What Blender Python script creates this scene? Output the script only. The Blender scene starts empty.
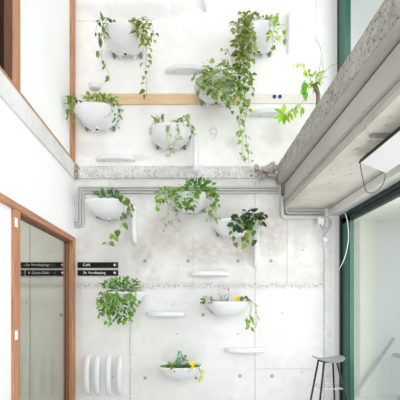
import bpy, math, random
from mathutils import Vector, Matrix

# ------------------------------------------------------------------ camera, sky, exposure
SC = bpy.context.scene
COL = SC.collection
H = 1.53            # eye height
D = 4.5             # camera to concrete wall
F = 297.0           # focal length in pixels (400 px frame)
VX, VY = 187.0, 305.0
cam_d = bpy.data.cameras.new('camera')
cam = bpy.data.objects.new('camera', cam_d)
COL.objects.link(cam)
cam.location = (0, -D, H)
cam.rotation_euler = (math.pi / 2, 0, 0)
cam_d.sensor_width = 36
cam_d.lens = F / 400 * 36
cam_d.shift_x = (200 - VX) / 400
cam_d.shift_y = (VY - 200) / 400
cam_d.clip_start = 0.05
SC.camera = cam

world = bpy.data.worlds.new('overcast_sky')
SC.world = world
world.use_nodes = True
wb = world.node_tree.nodes['Background']
wb.inputs[0].default_value = (0.95, 0.98, 1.0, 1)
wb.inputs[1].default_value = 0.72

SC.view_settings.view_transform = 'Standard'
SC.view_settings.look = 'None'
SC.view_settings.gamma = 1
SC.view_settings.use_curve_mapping = False
SC.view_settings.exposure = 0.1
SC.cycles.max_bounces = 10
SC.cycles.diffuse_bounces = 6
SC.cycles.transparent_max_bounces = 12
SC.cycles.caustics_reflective = False
SC.cycles.caustics_refractive = False

def area(name, loc, rot, sx, sy, power, col=(1, 1, 1)):
    l = bpy.data.lights.new(name, 'AREA')
    l.shape = 'RECTANGLE'; l.size = sx; l.size_y = sy; l.energy = power; l.color = col
    o = bpy.data.objects.new(name, l); COL.objects.link(o)
    o.location = loc; o.rotation_euler = rot
    return o
# daylight falling through the roof light and the tall facade glazing
area('skylight_daylight', (0.0, -2.6, 6.98), (0, 0, 0), 2.8, 4.4, 14, (1.0, 0.985, 0.96))
area('facade_daylight', (3.2, -2.9, 1.9), (0, math.radians(90), 0), 3.0, 4.4, 128, (0.985, 0.99, 1.0))
area('upper_facade_daylight', (3.4, -2.6, 5.2), (0, math.radians(72), 0), 2.8, 4.2, 75, (1.0, 0.985, 0.96))
area('rear_fill_light', (-0.1, -7.3, 4.0), (math.radians(90), 0, 0), 3.0, 5.0, 150, (0.99, 0.99, 1.0))  # added frontal fill from behind the camera; no window is known there
area('lobby_fill_light', (-3.3, -1.6, 3.38), (0, 0, 0), 1.2, 1.6, 58, (1.0, 0.97, 0.92))  # unseen fill added to brighten the lobby behind the door glass

# ------------------------------------------------------------------ helpers
def X(px, d): return (px - VX) * d / F
def Z(py, d): return H + (VY - py) * d / F
def P(px, py, d): return Vector((X(px, d), d - D, Z(py, d)))

class MB:
    """collects faces; build() links them as ONE mesh object"""
    def __init__(s):
        s.v = []; s.f = []; s.c = []; s.cur = (1, 1, 1)
    def add(s, vs, fs):
        n = len(s.v)
        s.v += [tuple(v) for v in vs]
        s.c += [s.cur] * len(vs)
        s.f += [tuple(i + n for i in f) for f in fs]
    def box(s, a, b):
        x0, x1 = sorted((a[0], b[0])); y0, y1 = sorted((a[1], b[1])); z0, z1 = sorted((a[2], b[2]))
        s.add([(x0, y0, z0), (x1, y0, z0), (x1, y1, z0), (x0, y1, z0), (x0, y0, z1), (x1, y0, z1), (x1, y1, z1), (x0, y1, z1)],
              [(0, 3, 2, 1), (4, 5, 6, 7), (0, 1, 5, 4), (1, 2, 6, 5), (2, 3, 7, 6), (3, 0, 4, 7)])
        return s
    def tube(s, pts, r, n=8, r1=None):
        pts = [Vector(p) for p in pts]
        if len(pts) < 2: return s
        vs = []; fs = []
        up = None
        for i, p in enumerate(pts):
            t = (pts[min(i + 1, len(pts) - 1)] - pts[max(i - 1, 0)])
            if t.length < 1e-9: t = Vector((0, 0, 1))
            t.normalize()
            if up is None:
                up = t.orthogonal().normalized()
            up = (up - t * up.dot(t))
            if up.length < 1e-6: up = t.orthogonal()
            up.normalize()
            w = t.cross(up)
            rr = r if r1 is None else r + (r1 - r) * i / (len(pts) - 1)
            for k in range(n):
                a = 2 * math.pi * k / n
                vs.append(p + up * (math.cos(a) * rr) + w * (math.sin(a) * rr))
        for i in range(len(pts) - 1):
            for k in range(n):
                a = i * n + k; b = i * n + (k + 1) % n
                fs.append((a, b, b + n, a + n))
        fs.append(tuple(range(n - 1, -1, -1)))
        m = (len(pts) - 1) * n
        fs.append(tuple(range(m, m + n)))
        s.add(vs, fs)
        return s
    def loft(s, rings, cap0=True, cap1=True):
        n = len(rings[0]); vs = []; fs = []
        for r in rings: vs += r
        for i in range(len(rings) - 1):
            for k in range(n):
                a = i * n + k; b = i * n + (k + 1) % n
                fs.append((a, b, b + n, a + n))
        if cap0: fs.append(tuple(range(n - 1, -1, -1)))
        if cap1:
            m = (len(rings) - 1) * n
            fs.append(tuple(range(m, m + n)))
        s.add(vs, fs); return s
    def build(s, name, mat, parent=None, smooth=False, bevel=0, tint=False, loc=None):
        me = bpy.data.meshes.new(name)
        me.from_pydata(s.v, [], s.f)
        if tint:
            at = me.color_attributes.new('tint', 'FLOAT_COLOR', 'POINT')
            for i, c in enumerate(s.c): at.data[i].color = (c[0], c[1], c[2], 1)
        if smooth:
            me.polygons.foreach_set('use_smooth', [True] * len(me.polygons))
        me.update()
        if smooth: me.set_sharp_from_angle(angle=math.radians(50))
        o = bpy.data.objects.new(name, me)
        COL.objects.link(o)
        me.materials.append(mat)
        if parent is not None: o.parent = parent
        if loc is not None: o.location = loc
        if bevel:
            b = o.modifiers.new('bevel', 'BEVEL'); b.width = bevel; b.segments = 2; b.limit_method = 'ANGLE'
        return o

def tag(o, label=None, cat=None, group=None, kind=None):
    if label: o['label'] = label
    if cat: o['category'] = cat
    if group: o['group'] = group
    if kind: o['kind'] = kind
    return o
def empty(name, loc, label=None, cat=None, group=None, kind=None):
    o = bpy.data.objects.new(name, None)
    o.empty_display_size = 0.05
    COL.objects.link(o); o.location = loc
    return tag(o, label, cat, group, kind)
def copy_tree(o, parent=None):
    c = o.copy(); COL.objects.link(c); c.parent = parent
    for ch in list(o.children): copy_tree(ch, c)
    return c
def struct(o, label, cat):
    return tag(o, label, cat, kind='structure')

# ------------------------------------------------------------------ materials
def new_mat(name):
    m = bpy.data.materials.new(name); m.use_nodes = True
    nt = m.node_tree
    return m, nt, nt.nodes['Principled BSDF']
class NX:
    """tiny node-expression builder"""
    def __init__(s, nt): s.nt = nt
    def _in(s, node, i, v):
        if v is None: return
        if isinstance(v, (int, float)): node.inputs[i].default_value = v
        elif isinstance(v, tuple): node.inputs[i].default_value = v if len(v) == len(node.inputs[i].default_value) else (*v, 1)
        else: s.nt.links.new(v, node.inputs[i])
    def m(s, op, a, b=None, c=None):
        n = s.nt.nodes.new('ShaderNodeMath'); n.operation = op
        s._in(n, 0, a); s._in(n, 1, b); s._in(n, 2, c)
        return n.outputs[0]
    def coord(s):
        return s.nt.nodes.new('ShaderNodeTexCoord').outputs['Object']
    def sep(s, v):
        n = s.nt.nodes.new('ShaderNodeSeparateXYZ'); s.nt.links.new(v, n.inputs[0]); return n.outputs
    def scale(s, v, sc):
        n = s.nt.nodes.new('ShaderNodeVectorMath'); n.operation = 'MULTIPLY'
        s.nt.links.new(v, n.inputs[0]); n.inputs[1].default_value = sc; return n.outputs[0]
    def noise(s, v, sc, det=4, rough=0.55):
        n = s.nt.nodes.new('ShaderNodeTexNoise')
        if v is not None: s.nt.links.new(v, n.inputs['Vector'])
        n.inputs['Scale'].default_value = sc; n.inputs['Detail'].default_value = det; n.inputs['Roughness'].default_value = rough
        return n.outputs['Fac']
    def voro(s, v, sc):
        n = s.nt.nodes.new('ShaderNodeTexVoronoi')
        s.nt.links.new(v, n.inputs['Vector']); n.inputs['Scale'].default_value = sc
        return n.outputs['Distance'], n.outputs['Color']
    def mix(s, f, a, b):
        n = s.nt.nodes.new('ShaderNodeMix'); n.data_type = 'RGBA'
        s._in(n, 0, f); s._in(n, 6, a); s._in(n, 7, b)
        return n.outputs[2]
    def ramp(s, f, lo, hi, a=0.0, b=1.0, smooth=True):
        n = s.nt.nodes.new('ShaderNodeMapRange')
        n.interpolation_type = 'SMOOTHSTEP' if smooth else 'LINEAR'
        s._in(n, 0, f); n.inputs[1].default_value = lo; n.inputs[2].default_value = hi
        n.inputs[3].default_value = a; n.inputs[4].default_value = b
        return n.outputs[0]
    def bump(s, h, strength, dist, bsdf):
        n = s.nt.nodes.new('ShaderNodeBump')
        n.inputs['Strength'].default_value = strength; n.inputs['Distance'].default_value = dist
        s.nt.links.new(h, n.inputs['Height']); s.nt.links.new(n.outputs[0], bsdf.inputs['Normal'])

def simple(name, col, rough=0.6, metal=0.0, var=0.06, vscale=9, bump=0.0, bscale=60, stretch=(1, 1, 1)):
    m, nt, b = new_mat(name); x = NX(nt)
    v = x.scale(x.coord(), stretch)
    f = x.noise(v, vscale)
    c1 = tuple(min(1, c * (1 + var)) for c in col); c0 = tuple(c * (1 - var) for c in col)
    nt.links.new(x.mix(f, c0, c1), b.inputs['Base Color'])
    b.inputs['Roughness'].default_value = rough; b.inputs['Metallic'].default_value = metal
    if bump: x.bump(x.noise(v, bscale), bump, 0.01, b)
    return m

def wood(name, col, axis, lo=0.68):
    st = {'z': (14, 14, 0.9), 'y': (14, 0.9, 14), 'x': (0.9, 14, 14)}[axis]
    m, nt, b = new_mat(name); x = NX(nt)
    v = x.scale(x.coord(), st)
    f = x.ramp(x.noise(v, 3.0, 6, 0.65), 0.3, 0.72)
    nt.links.new(x.mix(f, tuple(c * lo for c in col), tuple(min(1, c * (1.1 if lo > .8 else 1.2)) for c in col)), b.inputs['Base Color'])
    b.inputs['Roughness'].default_value = 0.5
    x.bump(f, 0.15, 0.004, b)
    return m

def concrete_wall_mat():
    m, nt, b = new_mat('painted_and_bare_concrete'); x = NX(nt)
    co = x.coord(); sx, sy, sz = x.sep(co)
    big = x.noise(co, 1.1, 5, 0.6); mid = x.noise(co, 5, 6, 0.62); fine = x.noise(co, 34, 4, 0.6)
    paint = x.mix(x.ramp(mid, 0.35, 0.7), (0.88, 0.87, 0.85), (0.93, 0.925, 0.915))
    bare = x.mix(x.ramp(big, 0.32, 0.68), (0.64, 0.63, 0.615), (0.80, 0.795, 0.785))
    bare = x.mix(x.ramp(mid, 0.46, 0.68, 0, 0.6), bare, (0.60, 0.585, 0.555))
    # brown blotches: shade below the middle basins painted in, with some staining
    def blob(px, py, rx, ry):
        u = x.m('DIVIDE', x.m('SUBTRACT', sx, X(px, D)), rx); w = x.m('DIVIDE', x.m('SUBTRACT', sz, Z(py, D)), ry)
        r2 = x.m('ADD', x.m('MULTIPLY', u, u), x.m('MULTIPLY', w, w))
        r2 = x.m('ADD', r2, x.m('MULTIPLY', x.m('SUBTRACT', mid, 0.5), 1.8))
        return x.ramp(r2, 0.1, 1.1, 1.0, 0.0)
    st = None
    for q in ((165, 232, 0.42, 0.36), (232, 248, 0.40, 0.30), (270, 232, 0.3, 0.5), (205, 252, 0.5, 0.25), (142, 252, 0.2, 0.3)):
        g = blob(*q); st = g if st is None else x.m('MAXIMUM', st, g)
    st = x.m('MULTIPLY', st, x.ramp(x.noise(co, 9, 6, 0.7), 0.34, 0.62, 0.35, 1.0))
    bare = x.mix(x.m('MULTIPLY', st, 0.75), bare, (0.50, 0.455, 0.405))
    # whiter below the rough joint
    bare = x.mix(x.ramp(x.m('ADD', sz, x.m('MULTIPLY', mid, 0.05)), 1.80, 1.86, 0.5, 0.0), bare, (0.83, 0.83, 0.83))
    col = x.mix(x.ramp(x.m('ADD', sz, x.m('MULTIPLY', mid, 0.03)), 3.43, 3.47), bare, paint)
    # grey trowelled patches on the upper storey
    gp = None
    for q in ((92, 148, 0.34, 0.16), (128, 158, 0.4, 0.06), (160, 146, 0.3, 0.14), (272, 135, 0.2, 0.22), (130, 10, 1.0, 0.16), (232, 143, 0.13, 0.12)):
        g = blob(*q); gp = g if gp is None else x.m('MAXIMUM', gp, g)
    col = x.mix(x.m('MULTIPLY', gp, 0.45), col, (0.68, 0.67, 0.66))
    # formwork joints
    wob = x.m('MULTIPLY', x.m('SUBTRACT', mid, 0.5), 0.02)
    def vline(px, w, z0, z1):
        dd = x.m('ABSOLUTE', x.m('ADD', x.m('SUBTRACT', sx, X(px, D)), wob))
        k = x.ramp(dd, w * 0.4, w, 1.0, 0.0)
        k = x.m('MULTIPLY', k, x.m('MULTIPLY', x.m('GREATER_THAN', sz, z0), x.m('LESS_THAN', sz, z1)))
        return k
    def hline(py, w, x0=-9, x1=9):
        dd = x.m('ABSOLUTE', x.m('ADD', x.m('SUBTRACT', sz, Z(py, D)), wob))
        k = x.ramp(dd, w * 0.4, w, 1.0, 0.0)
        return x.m('MULTIPLY', k, x.m('MULTIPLY', x.m('GREATER_THAN', sx, x0), x.m('LESS_THAN', sx, x1)))
    ln = vline(130, 0.010, 0, 1.82)
    for k in (vline(255, 0.010, 0, 3.4), vline(287, 0.009, 1.84, 3.2), vline(193, 0.006, 1.8, 2.6), hline(369, 0.006, X(256, D), X(310, D)), vline(316, 0.005, 3.6, 9), hline(21, 0.006, -3, X(110, D)), vline(30, 0.02, 0, 3.4)):
        ln = x.m('MAXIMUM', ln, k)
    ln = x.m('MULTIPLY', ln, x.ramp(fine, 0.3, 0.6, 0.35, 1.0))
    # rough cold joint
    dj = x.m('ABSOLUTE', x.m('ADD', x.m('SUBTRACT', sz, Z(286, D)), x.m('MULTIPLY', x.m('SUBTRACT', mid, 0.5), 0.09)))
    j = x.m('MULTIPLY', x.ramp(dj, 0.005, 0.075, 1.0, 0.0), x.ramp(x.noise(co, 30, 5, 0.8), 0.46, 0.60))
    dj2 = x.ramp(x.m('ABSOLUTE', x.m('ADD', x.m('SUBTRACT', sz, Z(303, D)), x.m('MULTIPLY', x.m('SUBTRACT', mid, 0.5), 0.12))), 0, 0.03, 0.8, 0)
    j = x.m('MAXIMUM', j, x.m('MULTIPLY', dj2, x.m('MULTIPLY', x.ramp(x.noise(co, 20, 3, 0.7), 0.52, 0.66), x.m('LESS_THAN', sx, X(205, D)))))
    dv = x.ramp(x.m('ABSOLUTE', x.m('SUBTRACT', sx, x.m('ADD', X(130, D), wob))), 0, 0.06, 0.8, 0)
    j = x.m('MAXIMUM', j, x.m('MULTIPLY', dv, x.m('MULTIPLY', x.ramp(x.noise(co, 30, 3, 0.7), 0.52, 0.66), x.m('LESS_THAN', sz, 1.75))))
    # tie holes
    hole = None
    for (px, py) in ((145, 261), (188, 261), (238, 261), (271, 261), (303, 250), (145, 378), (240, 376), (272, 376), (203, 315), (113, 377), (302, 372), (196, 378), (65, 214), (50, 252), (61, 315), (282, 313), (270, 250), (238, 334), (177, 334)):
        u = x.m('SUBTRACT', sx, X(px, D)); w = x.m('SUBTRACT', sz, Z(py, D))
        r = x.m('SQRT', x.m('ADD', x.m('MULTIPLY', u, u), x.m('MULTIPLY', w, w)))
        big_h = py in (261, 378, 376, 315)
        g = x.ramp(x.m('ADD', r, wob), 0.016 if big_h else 0.006, 0.036 if big_h else 0.016, 1.0, 0.0)
        hole = g if hole is None else x.m('MAXIMUM', hole, g)
    specks = x.m('MULTIPLY', x.ramp(x.noise(co, 55, 2, 0.5), 0.70, 0.76), x.ramp(big, 0.4, 0.6))
    col = x.mix(x.m('MULTIPLY', ln, 0.7), col, (0.36, 0.35, 0.33))
    col = x.mix(x.m('MULTIPLY', j, 0.8), col, (0.34, 0.33, 0.31))
    col = x.mix(x.m('MULTIPLY', hole, 0.8), col, (0.25, 0.24, 0.225))
    col = x.mix(x.m('MULTIPLY', specks, 0.5), col, (0.35, 0.34, 0.32))
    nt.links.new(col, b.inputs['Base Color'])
    b.inputs['Roughness'].default_value = 0.8
    hgt = x.m('SUBTRACT', x.m('ADD', x.m('MULTIPLY', mid, 0.5), x.m('MULTIPLY', fine, 0.25)), x.m('ADD', x.m('MULTIPLY', j, 0.6), x.m('MULTIPLY', ln, 0.3)))
    x.bump(hgt, 0.35, 0.02, b)
    return m

def rough_mat(name, base, dark, light, sc, amt=0.6, bump=0.6, lo=0.52, hi=0.62):
    m, nt, b = new_mat(name); x = NX(nt)
    co = x.coord()
    n1 = x.noise(co, sc, 4, 0.65); n2 = x.noise(co, sc * 0.16, 4, 0.6); n3 = x.noise(co, sc * 2.3, 2, 0.5)
    col = x.mix(x.ramp(n2, 0.3, 0.7), base, light)
    col = x.mix(x.m('MULTIPLY', x.ramp(n1, lo, hi), amt), col, dark)
    col = x.mix(x.m('MULTIPLY', x.ramp(n3, 0.58, 0.68), amt * 0.5), col, light)
    nt.links.new(col, b.inputs['Base Color'])
    b.inputs['Roughness'].default_value = 0.9
    x.bump(x.m('SUBTRACT', n2, x.m('MULTIPLY', n1, 0.7)), bump, 0.02, b)
    return m

def glass_mat(name, tint, dark=0.0, ior=1.45):
    m, nt, b = new_mat(name)
    nt.nodes.remove(b)
    out = nt.nodes['Material Output']
    tr = nt.nodes.new('ShaderNodeBsdfTransparent'); tr.inputs[0].default_value = (*tint, 1)
    gl = nt.nodes.new('ShaderNodeBsdfGlossy'); gl.inputs['Roughness'].default_value = 0.01
    gl.inputs[0].default_value = (0.95, 0.97, 0.96, 1)
    fr = nt.nodes.new('ShaderNodeFresnel'); fr.inputs[0].default_value = ior
    mx = nt.nodes.new('ShaderNodeMixShader')
    ge = nt.nodes.new('ShaderNodeNewGeometry')
    x = NX(nt); fac = x.m('MULTIPLY', fr.outputs[0], x.m('SUBTRACT', 1.0, ge.outputs['Backfacing']))   # reflect once, at the outer face
    nt.links.new(fac, mx.inputs[0]); nt.links.new(tr.outputs[0], mx.inputs[1]); nt.links.new(gl.outputs[0], mx.inputs[2])
    nt.links.new(mx.outputs[0], out.inputs[0])
    return m

def leaf_mat(name, variegated=0.0):
    m, nt, b = new_mat(name); x = NX(nt)
    a = nt.nodes.new('ShaderNodeAttribute'); a.attribute_name = 'tint'
    co = x.coord()
    n = x.noise(co, 45, 3)
    c = x.mix(x.m('MULTIPLY', x.ramp(n, 0.5, 0.6), variegated), a.outputs['Color'], (0.75, 0.8, 0.6))
    nt.links.new(c, b.inputs['Base Color'])
    b.inputs['Roughness'].default_value = 0.45
    b.inputs['Specular IOR Level'].default_value = 0.25
    t = nt.nodes.new('ShaderNodeBsdfTranslucent'); nt.links.new(c, t.inputs[0])
    mx = nt.nodes.new('ShaderNodeMixShader'); mx.inputs[0].default_value = 0.35
    out = nt.nodes['Material Output']
    nt.links.new(b.outputs[0], mx.inputs[1]); nt.links.new(t.outputs[0], mx.inputs[2]); nt.links.new(mx.outputs[0], out.inputs[0])
    return m

M = {}
M['concrete'] = concrete_wall_mat()
M['plaster'] = simple('white_plaster', (0.90, 0.905, 0.91), 0.85, var=0.015, bump=0.05, bscale=40)
M['band'] = rough_mat('whitewashed_slab_edge', (0.66, 0.66, 0.65), (0.48, 0.47, 0.45), (0.78, 0.78, 0.77), 16, 0.45, 0.4, 0.58, 0.68)
M['stub'] = rough_mat('broken_concrete_band', (0.62, 0.61, 0.595), (0.30, 0.285, 0.27), (0.80, 0.79, 0.78), 30, 0.6, 0.9)
M['stump'] = rough_mat('broken_concrete_dark', (0.34, 0.29, 0.235), (0.12, 0.105, 0.09), (0.50, 0.45, 0.40), 26, 0.7, 0.9)
M['aggregate'] = rough_mat('exposed_aggregate', (0.42, 0.395, 0.36), (0.075, 0.07, 0.06), (0.62, 0.59, 0.545), 52, 0.85, 1.0, 0.55, 0.62)
M['soffit'] = rough_mat('bare_soffit_concrete', (0.54, 0.50, 0.44), (0.26, 0.22, 0.175), (0.68, 0.645, 0.59), 11, 0.6, 0.3, 0.58, 0.70)
M['beamface'] = rough_mat('beam_face_concrete', (0.52, 0.495, 0.45), (0.30, 0.28, 0.25), (0.62, 0.595, 0.55), 9, 0.45, 0.25, 0.62, 0.72)
M['floor'] = simple('grey_screed', (0.62, 0.61, 0.59), 0.5, var=0.06, vscale=2)
M['paving'] = simple('pale_paving', (0.80, 0.80, 0.79), 0.8, var=0.04)
M['outwall'] = simple('white_render', (0.83, 0.85, 0.845), 0.85, var=0.03, vscale=2)
M['outsoffit'] = simple('cream_soffit', (0.86, 0.85, 0.77), 0.85, var=0.02)
M['woodz'] = wood('pine_upright', (0.52, 0.25, 0.135), 'z')
M['woody'] = wood('pine_rail', (0.52, 0.25, 0.14), 'y')
M['wooddark'] = wood('dark_jamb', (0.22, 0.10, 0.065), 'z')  # darker brown than the frame fronts, for post sides and beads
M['plank'] = wood('tan_plank', (0.76, 0.55, 0.33), 'x', 0.86)
M['plankpale'] = simple('pale_plank', (0.80, 0.77, 0.72), 0.7, var=0.03, stretch=(1, 5, 5))
M['green'] = simple('green_frame_paint', (0.012, 0.115, 0.068), 0.28, var=0.15)
M['darkgreen'] = simple('dark_green_rail', (0.010, 0.026, 0.022), 0.5, var=0.1)
M['black'] = simple('black_gasket', (0.012, 0.013, 0.014), 0.5)
M['whitemetal'] = simple('white_coated_metal', (0.92, 0.925, 0.93), 0.35, var=0.01)
M['trunking'] = simple('grey_white_trunking', (0.70, 0.70, 0.67), 0.5, var=0.03)
M['greymetal'] = simple('grey_profile', (0.46, 0.47, 0.48), 0.4, 0.3)
M['conduit'] = simple('galvanised_conduit', (0.40, 0.40, 0.39), 0.45, 0.25, var=0.1, vscale=14)
M['conduitpaint'] = simple('painted_conduit', (0.54, 0.54, 0.525), 0.5, var=0.06, vscale=14)
M['porcelain'] = simple('white_porcelain', (0.79, 0.805, 0.83), 0.16, var=0.01)
M['bracket'] = simple('grey_bracket', (0.24, 0.245, 0.255), 0.5, 0.1)
M['chrome'] = simple('drain_rim', (0.75, 0.75, 0.76), 0.25, 0.5)
M['hole'] = simple('drain_hole', (0.008, 0.008, 0.008), 0.8)
M['soil'] = simple('potting_soil', (0.055, 0.036, 0.022), 0.95, var=0.5, vscale=60, bump=0.8, bscale=70)
M['leaf'] = leaf_mat('leaf_green')
M['leafvar'] = leaf_mat('leaf_variegated', 0.75)
M['stem'] = simple('green_stem', (0.24, 0.30, 0.10), 0.6, var=0.2)
M['stembrown'] = simple('brown_stem', (0.26, 0.20, 0.13), 0.7, var=0.2)
M['bark'] = simple('grey_bark', (0.22, 0.18, 0.135), 0.9, var=0.25, vscale=30, bump=0.5)
M['petal'] = simple('yellow_petal', (0.92, 0.72, 0.02), 0.6, var=0.06)
M['sign'] = simple('black_sign', (0.010, 0.010, 0.012), 0.45)
M['sign'].node_tree.nodes['Principled BSDF'].inputs['Specular IOR Level'].default_value = 0.12
M['lettering'] = simple('white_lettering', (0.88, 0.88, 0.88), 0.6, var=0.0)
M['numeral'] = simple('faded_numeral', (0.74, 0.745, 0.75), 0.85, var=0.04)
M['panel'] = simple('white_panel', (0.86, 0.86, 0.88), 0.45, var=0.01)
M['seat'] = simple('grey_green_seat', (0.28, 0.31, 0.305), 0.35, var=0.1)
M['blackmetal'] = simple('black_steel', (0.012, 0.013, 0.016), 0.4, 0.2)
M['wire'] = simple('bare_wire', (0.55, 0.54, 0.52), 0.35, 0.7)
M['cablewhite'] = simple('white_cable', (0.82, 0.83, 0.84), 0.5, var=0.01)
M['cableblack'] = simple('grey_cable', (0.10, 0.10, 0.105), 0.5)
M['rail'] = simple('weathered_rail', (0.50, 0.53, 0.53), 0.6)
M['doorglass'] = glass_mat('door_glass', (0.80, 0.82, 0.78), ior=1.55)
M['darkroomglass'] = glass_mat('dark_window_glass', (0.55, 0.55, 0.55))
M['facadeglass'] = glass_mat('facade_glass', (0.965, 0.975, 0.97), ior=1.22)
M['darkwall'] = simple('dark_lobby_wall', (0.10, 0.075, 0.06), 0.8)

# ------------------------------------------------------------------ the setting
XL = -1.70           # left wall plane
XG = 2.30            # facade plane
XE = 1.34            # edge of the right upper floor
XB = 1.455           # face of the beam under it
ZR = 3.36
ZT, ZS, ZB = 3.62, 3.42, 2.98     # upper floor top, slab underside, beam underside
YR = -7.5            # rear wall
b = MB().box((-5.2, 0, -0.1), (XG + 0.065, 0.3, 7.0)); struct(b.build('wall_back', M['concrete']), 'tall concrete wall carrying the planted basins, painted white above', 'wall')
b = MB().box((-5.2, YR, -0.12), (XG, 0, 0)); struct(b.build('floor', M['floor']), 'grey screed floor of the hall', 'floor')
# ceiling with a roof light over the void
b = MB()
b.box((-5.2, -0.35, 7.0), (3.6, 0.3, 7.2)); b.box((-5.2, YR, 7.0), (3.6, -5.0, 7.2)); b.box((-5.2, -5.0, 7.0), (-1.5, -0.35, 7.2)); b.box((1.5, -5.0, 7.0), (3.6, -0.35, 7.2))
struct(b.build('ceiling', M['plaster']), 'white ceiling around the roof light', 'ceiling')
# rear wall with a broad opening
b = MB(); b.box((-5.2, YR - 0.2, 0), (-1.5, YR, 7)); b.box((1.6, YR - 0.2, 0), (XG + 0.1, YR, 7)); b.box((-1.5, YR - 0.2, 3.0), (1.6, YR, 3.6)); b.box((-1.5, YR - 0.2, 6.4), (1.6, YR, 7))
struct(b.build('wall_rear', M['plaster']), 'white wall behind the viewer', 'wall')

# left wall, ground storey: plaster above the timber door frame, second bay nearer the viewer
ZH = 2.55            # top of door head
YD = D * 0 - (D - 2.905)   # near edge of the near stile (y)
b = MB(); b.box((XL - 0.16, YR, ZH), (XL, 0, ZS)); b.box((XL - 0.12, YR, 0), (XL - 0.02, YD, ZH - 0.07))
struct(b.build('wall_left', M['plaster']), 'white plaster wall beside and above the timber framed door', 'wall')
# lobby behind the door
b = MB(); b.box((-5.3, YR, 0), (-5.2, 0, 3.42)); struct(b.build('wall_lobby', M['outwall']), 'far wall of the lobby behind the glass door', 'wall')
b = MB(); b.box((-5.2, -6.0, ZS), (XL - 0.01, 0, ZT)); struct(b.build('ceiling_lobby', M['plaster']), 'floor slab over the lobby behind the glass door', 'ceiling')
# slab edge band with rough broken end at the concrete wall
b = MB(); b.box((XL - 0.05, YR, ZS), (XL + 0.025, -0.05, ZT + 0.02)); struct(b.build('trim_slab_left', M['band']), 'whitewashed slab edge running along the left wall', 'slab edge')
random.seed(5)
b = MB()
for i in range(9):
    z0 = ZS + 0.02 + 0.022 * i; e = random.uniform(0.03, 0.075)
    b.box((XL, -e - 0.03, z0), (XL + 0.045 + random.uniform(0, 0.035), 0, z0 + 0.024))
struct(b.build('trim_slab_end_left', M['stump']), 'dark broken concrete stub where the left slab edge meets the wall', 'slab edge')

# timber door frame (ground storey)
dr = empty('door_1', (XL, -0.8, 0)); struct(dr, 'glazed pine door with reddish frame in the left wall', 'door')
dr.matrix_world  # at origin of its own; children are given in local space
def loc_mb(root):
    r = Vector(root.location)
    class L(MB):
        def build(s, *a, **k):
            s.v = [(v[0] - r.x, v[1] - r.y, v[2] - r.z) for v in s.v]
            return super().build(*a, **k)
    return L
L = loc_mb(dr)
L().box((XL - 0.13, YR, ZH - 0.075), (XL + 0.012, -0.002, ZH)).build('head_rail', M['woody'], dr, bevel=0.006)
L().box((XL - 0.13, YD, 0), (XL + 0.012, YD + 0.11, ZH - 0.075)).build('stile', M['woodz'], dr, bevel=0.006)
L().box((XL - 0.13, -0.105, 0), (XL + 0.012, -0.002, ZH - 0.075)).build('stile', M['woodz'], dr, bevel=0.006)
# inner leaf
s = L(); s.box((XL - 0.10, YD + 0.11, ZH - 0.10), (XL - 0.045, -0.105, ZH - 0.075)); s.build('glazing_bead', M['wooddark'], dr)
s = L(); s.box((XL - 0.10, -0.135, 0), (XL - 0.045, -0.105, ZH - 0.10)); s.build('glazing_bead', M['wooddark'], dr)
s = L(); s.box((XL - 0.10, YD + 0.11, 0), (XL - 0.045, YD + 0.125, ZH - 0.10)); s.build('glazing_bead', M['wooddark'], dr)
L().box((XL - 0.076, YD + 0.11, 0.0), (XL - 0.070, -0.12, ZH - 0.09)).build('pane', M['doorglass'], dr)
for py in (223, 335):
    zz = Z(py, 2.95)
    L().box((XL + 0.012, YD + 0.005, zz - 0.045), (XL + 0.017, YD + 0.05, zz + 0.045)).build('hinge_plate', M['whitemetal'], dr)

# upper storey left: timber framing with white infill and a dark window
wl = empty('window_1', (XL, -1.6, ZT + 0.02)); struct(wl, 'timber framed upper window wall above the left slab edge', 'window')
L = loc_mb(wl)
L().box((XL - 0.12, YR, ZT + 0.02), (XL + 0.012, -0.002, ZT + 0.075)).build('sill_rail', M['woody'], wl, bevel=0.005)
YW = -(D - 2.885)
L().box((XL - 0.0, YW, ZT + 0.075), (XL + 0.012, YW + 0.125, 7)).build('post_facing', M['woodz'], wl)
L().box((XL - 0.12, YW, ZT + 0.075), (XL, YW + 0.125, 7)).build('post', M['wooddark'], wl)
L().box((XL - 0.12, -0.12, ZT + 0.075), (XL + 0.012, -0.002, 7)).build('post', M['woodz'], wl, bevel=0.005)
L().box((XL - 0.115, YW + 0.125, ZT + 0.075), (XL - 0.03, -0.12, 7)).build('infill_panel', M['plaster'], wl)
L().box((XL - 0.085, YR, ZT + 0.075), (XL - 0.078, YW, 7)).build('pane', M['darkroomglass'], wl)
b = MB(); b.box((-3.2, YR, ZT), (-3.1, 0, 7.0)); struct(b.build('wall_upper_room', M['darkwall']), 'dark wall of the room behind the upper left window', 'wall')

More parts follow.
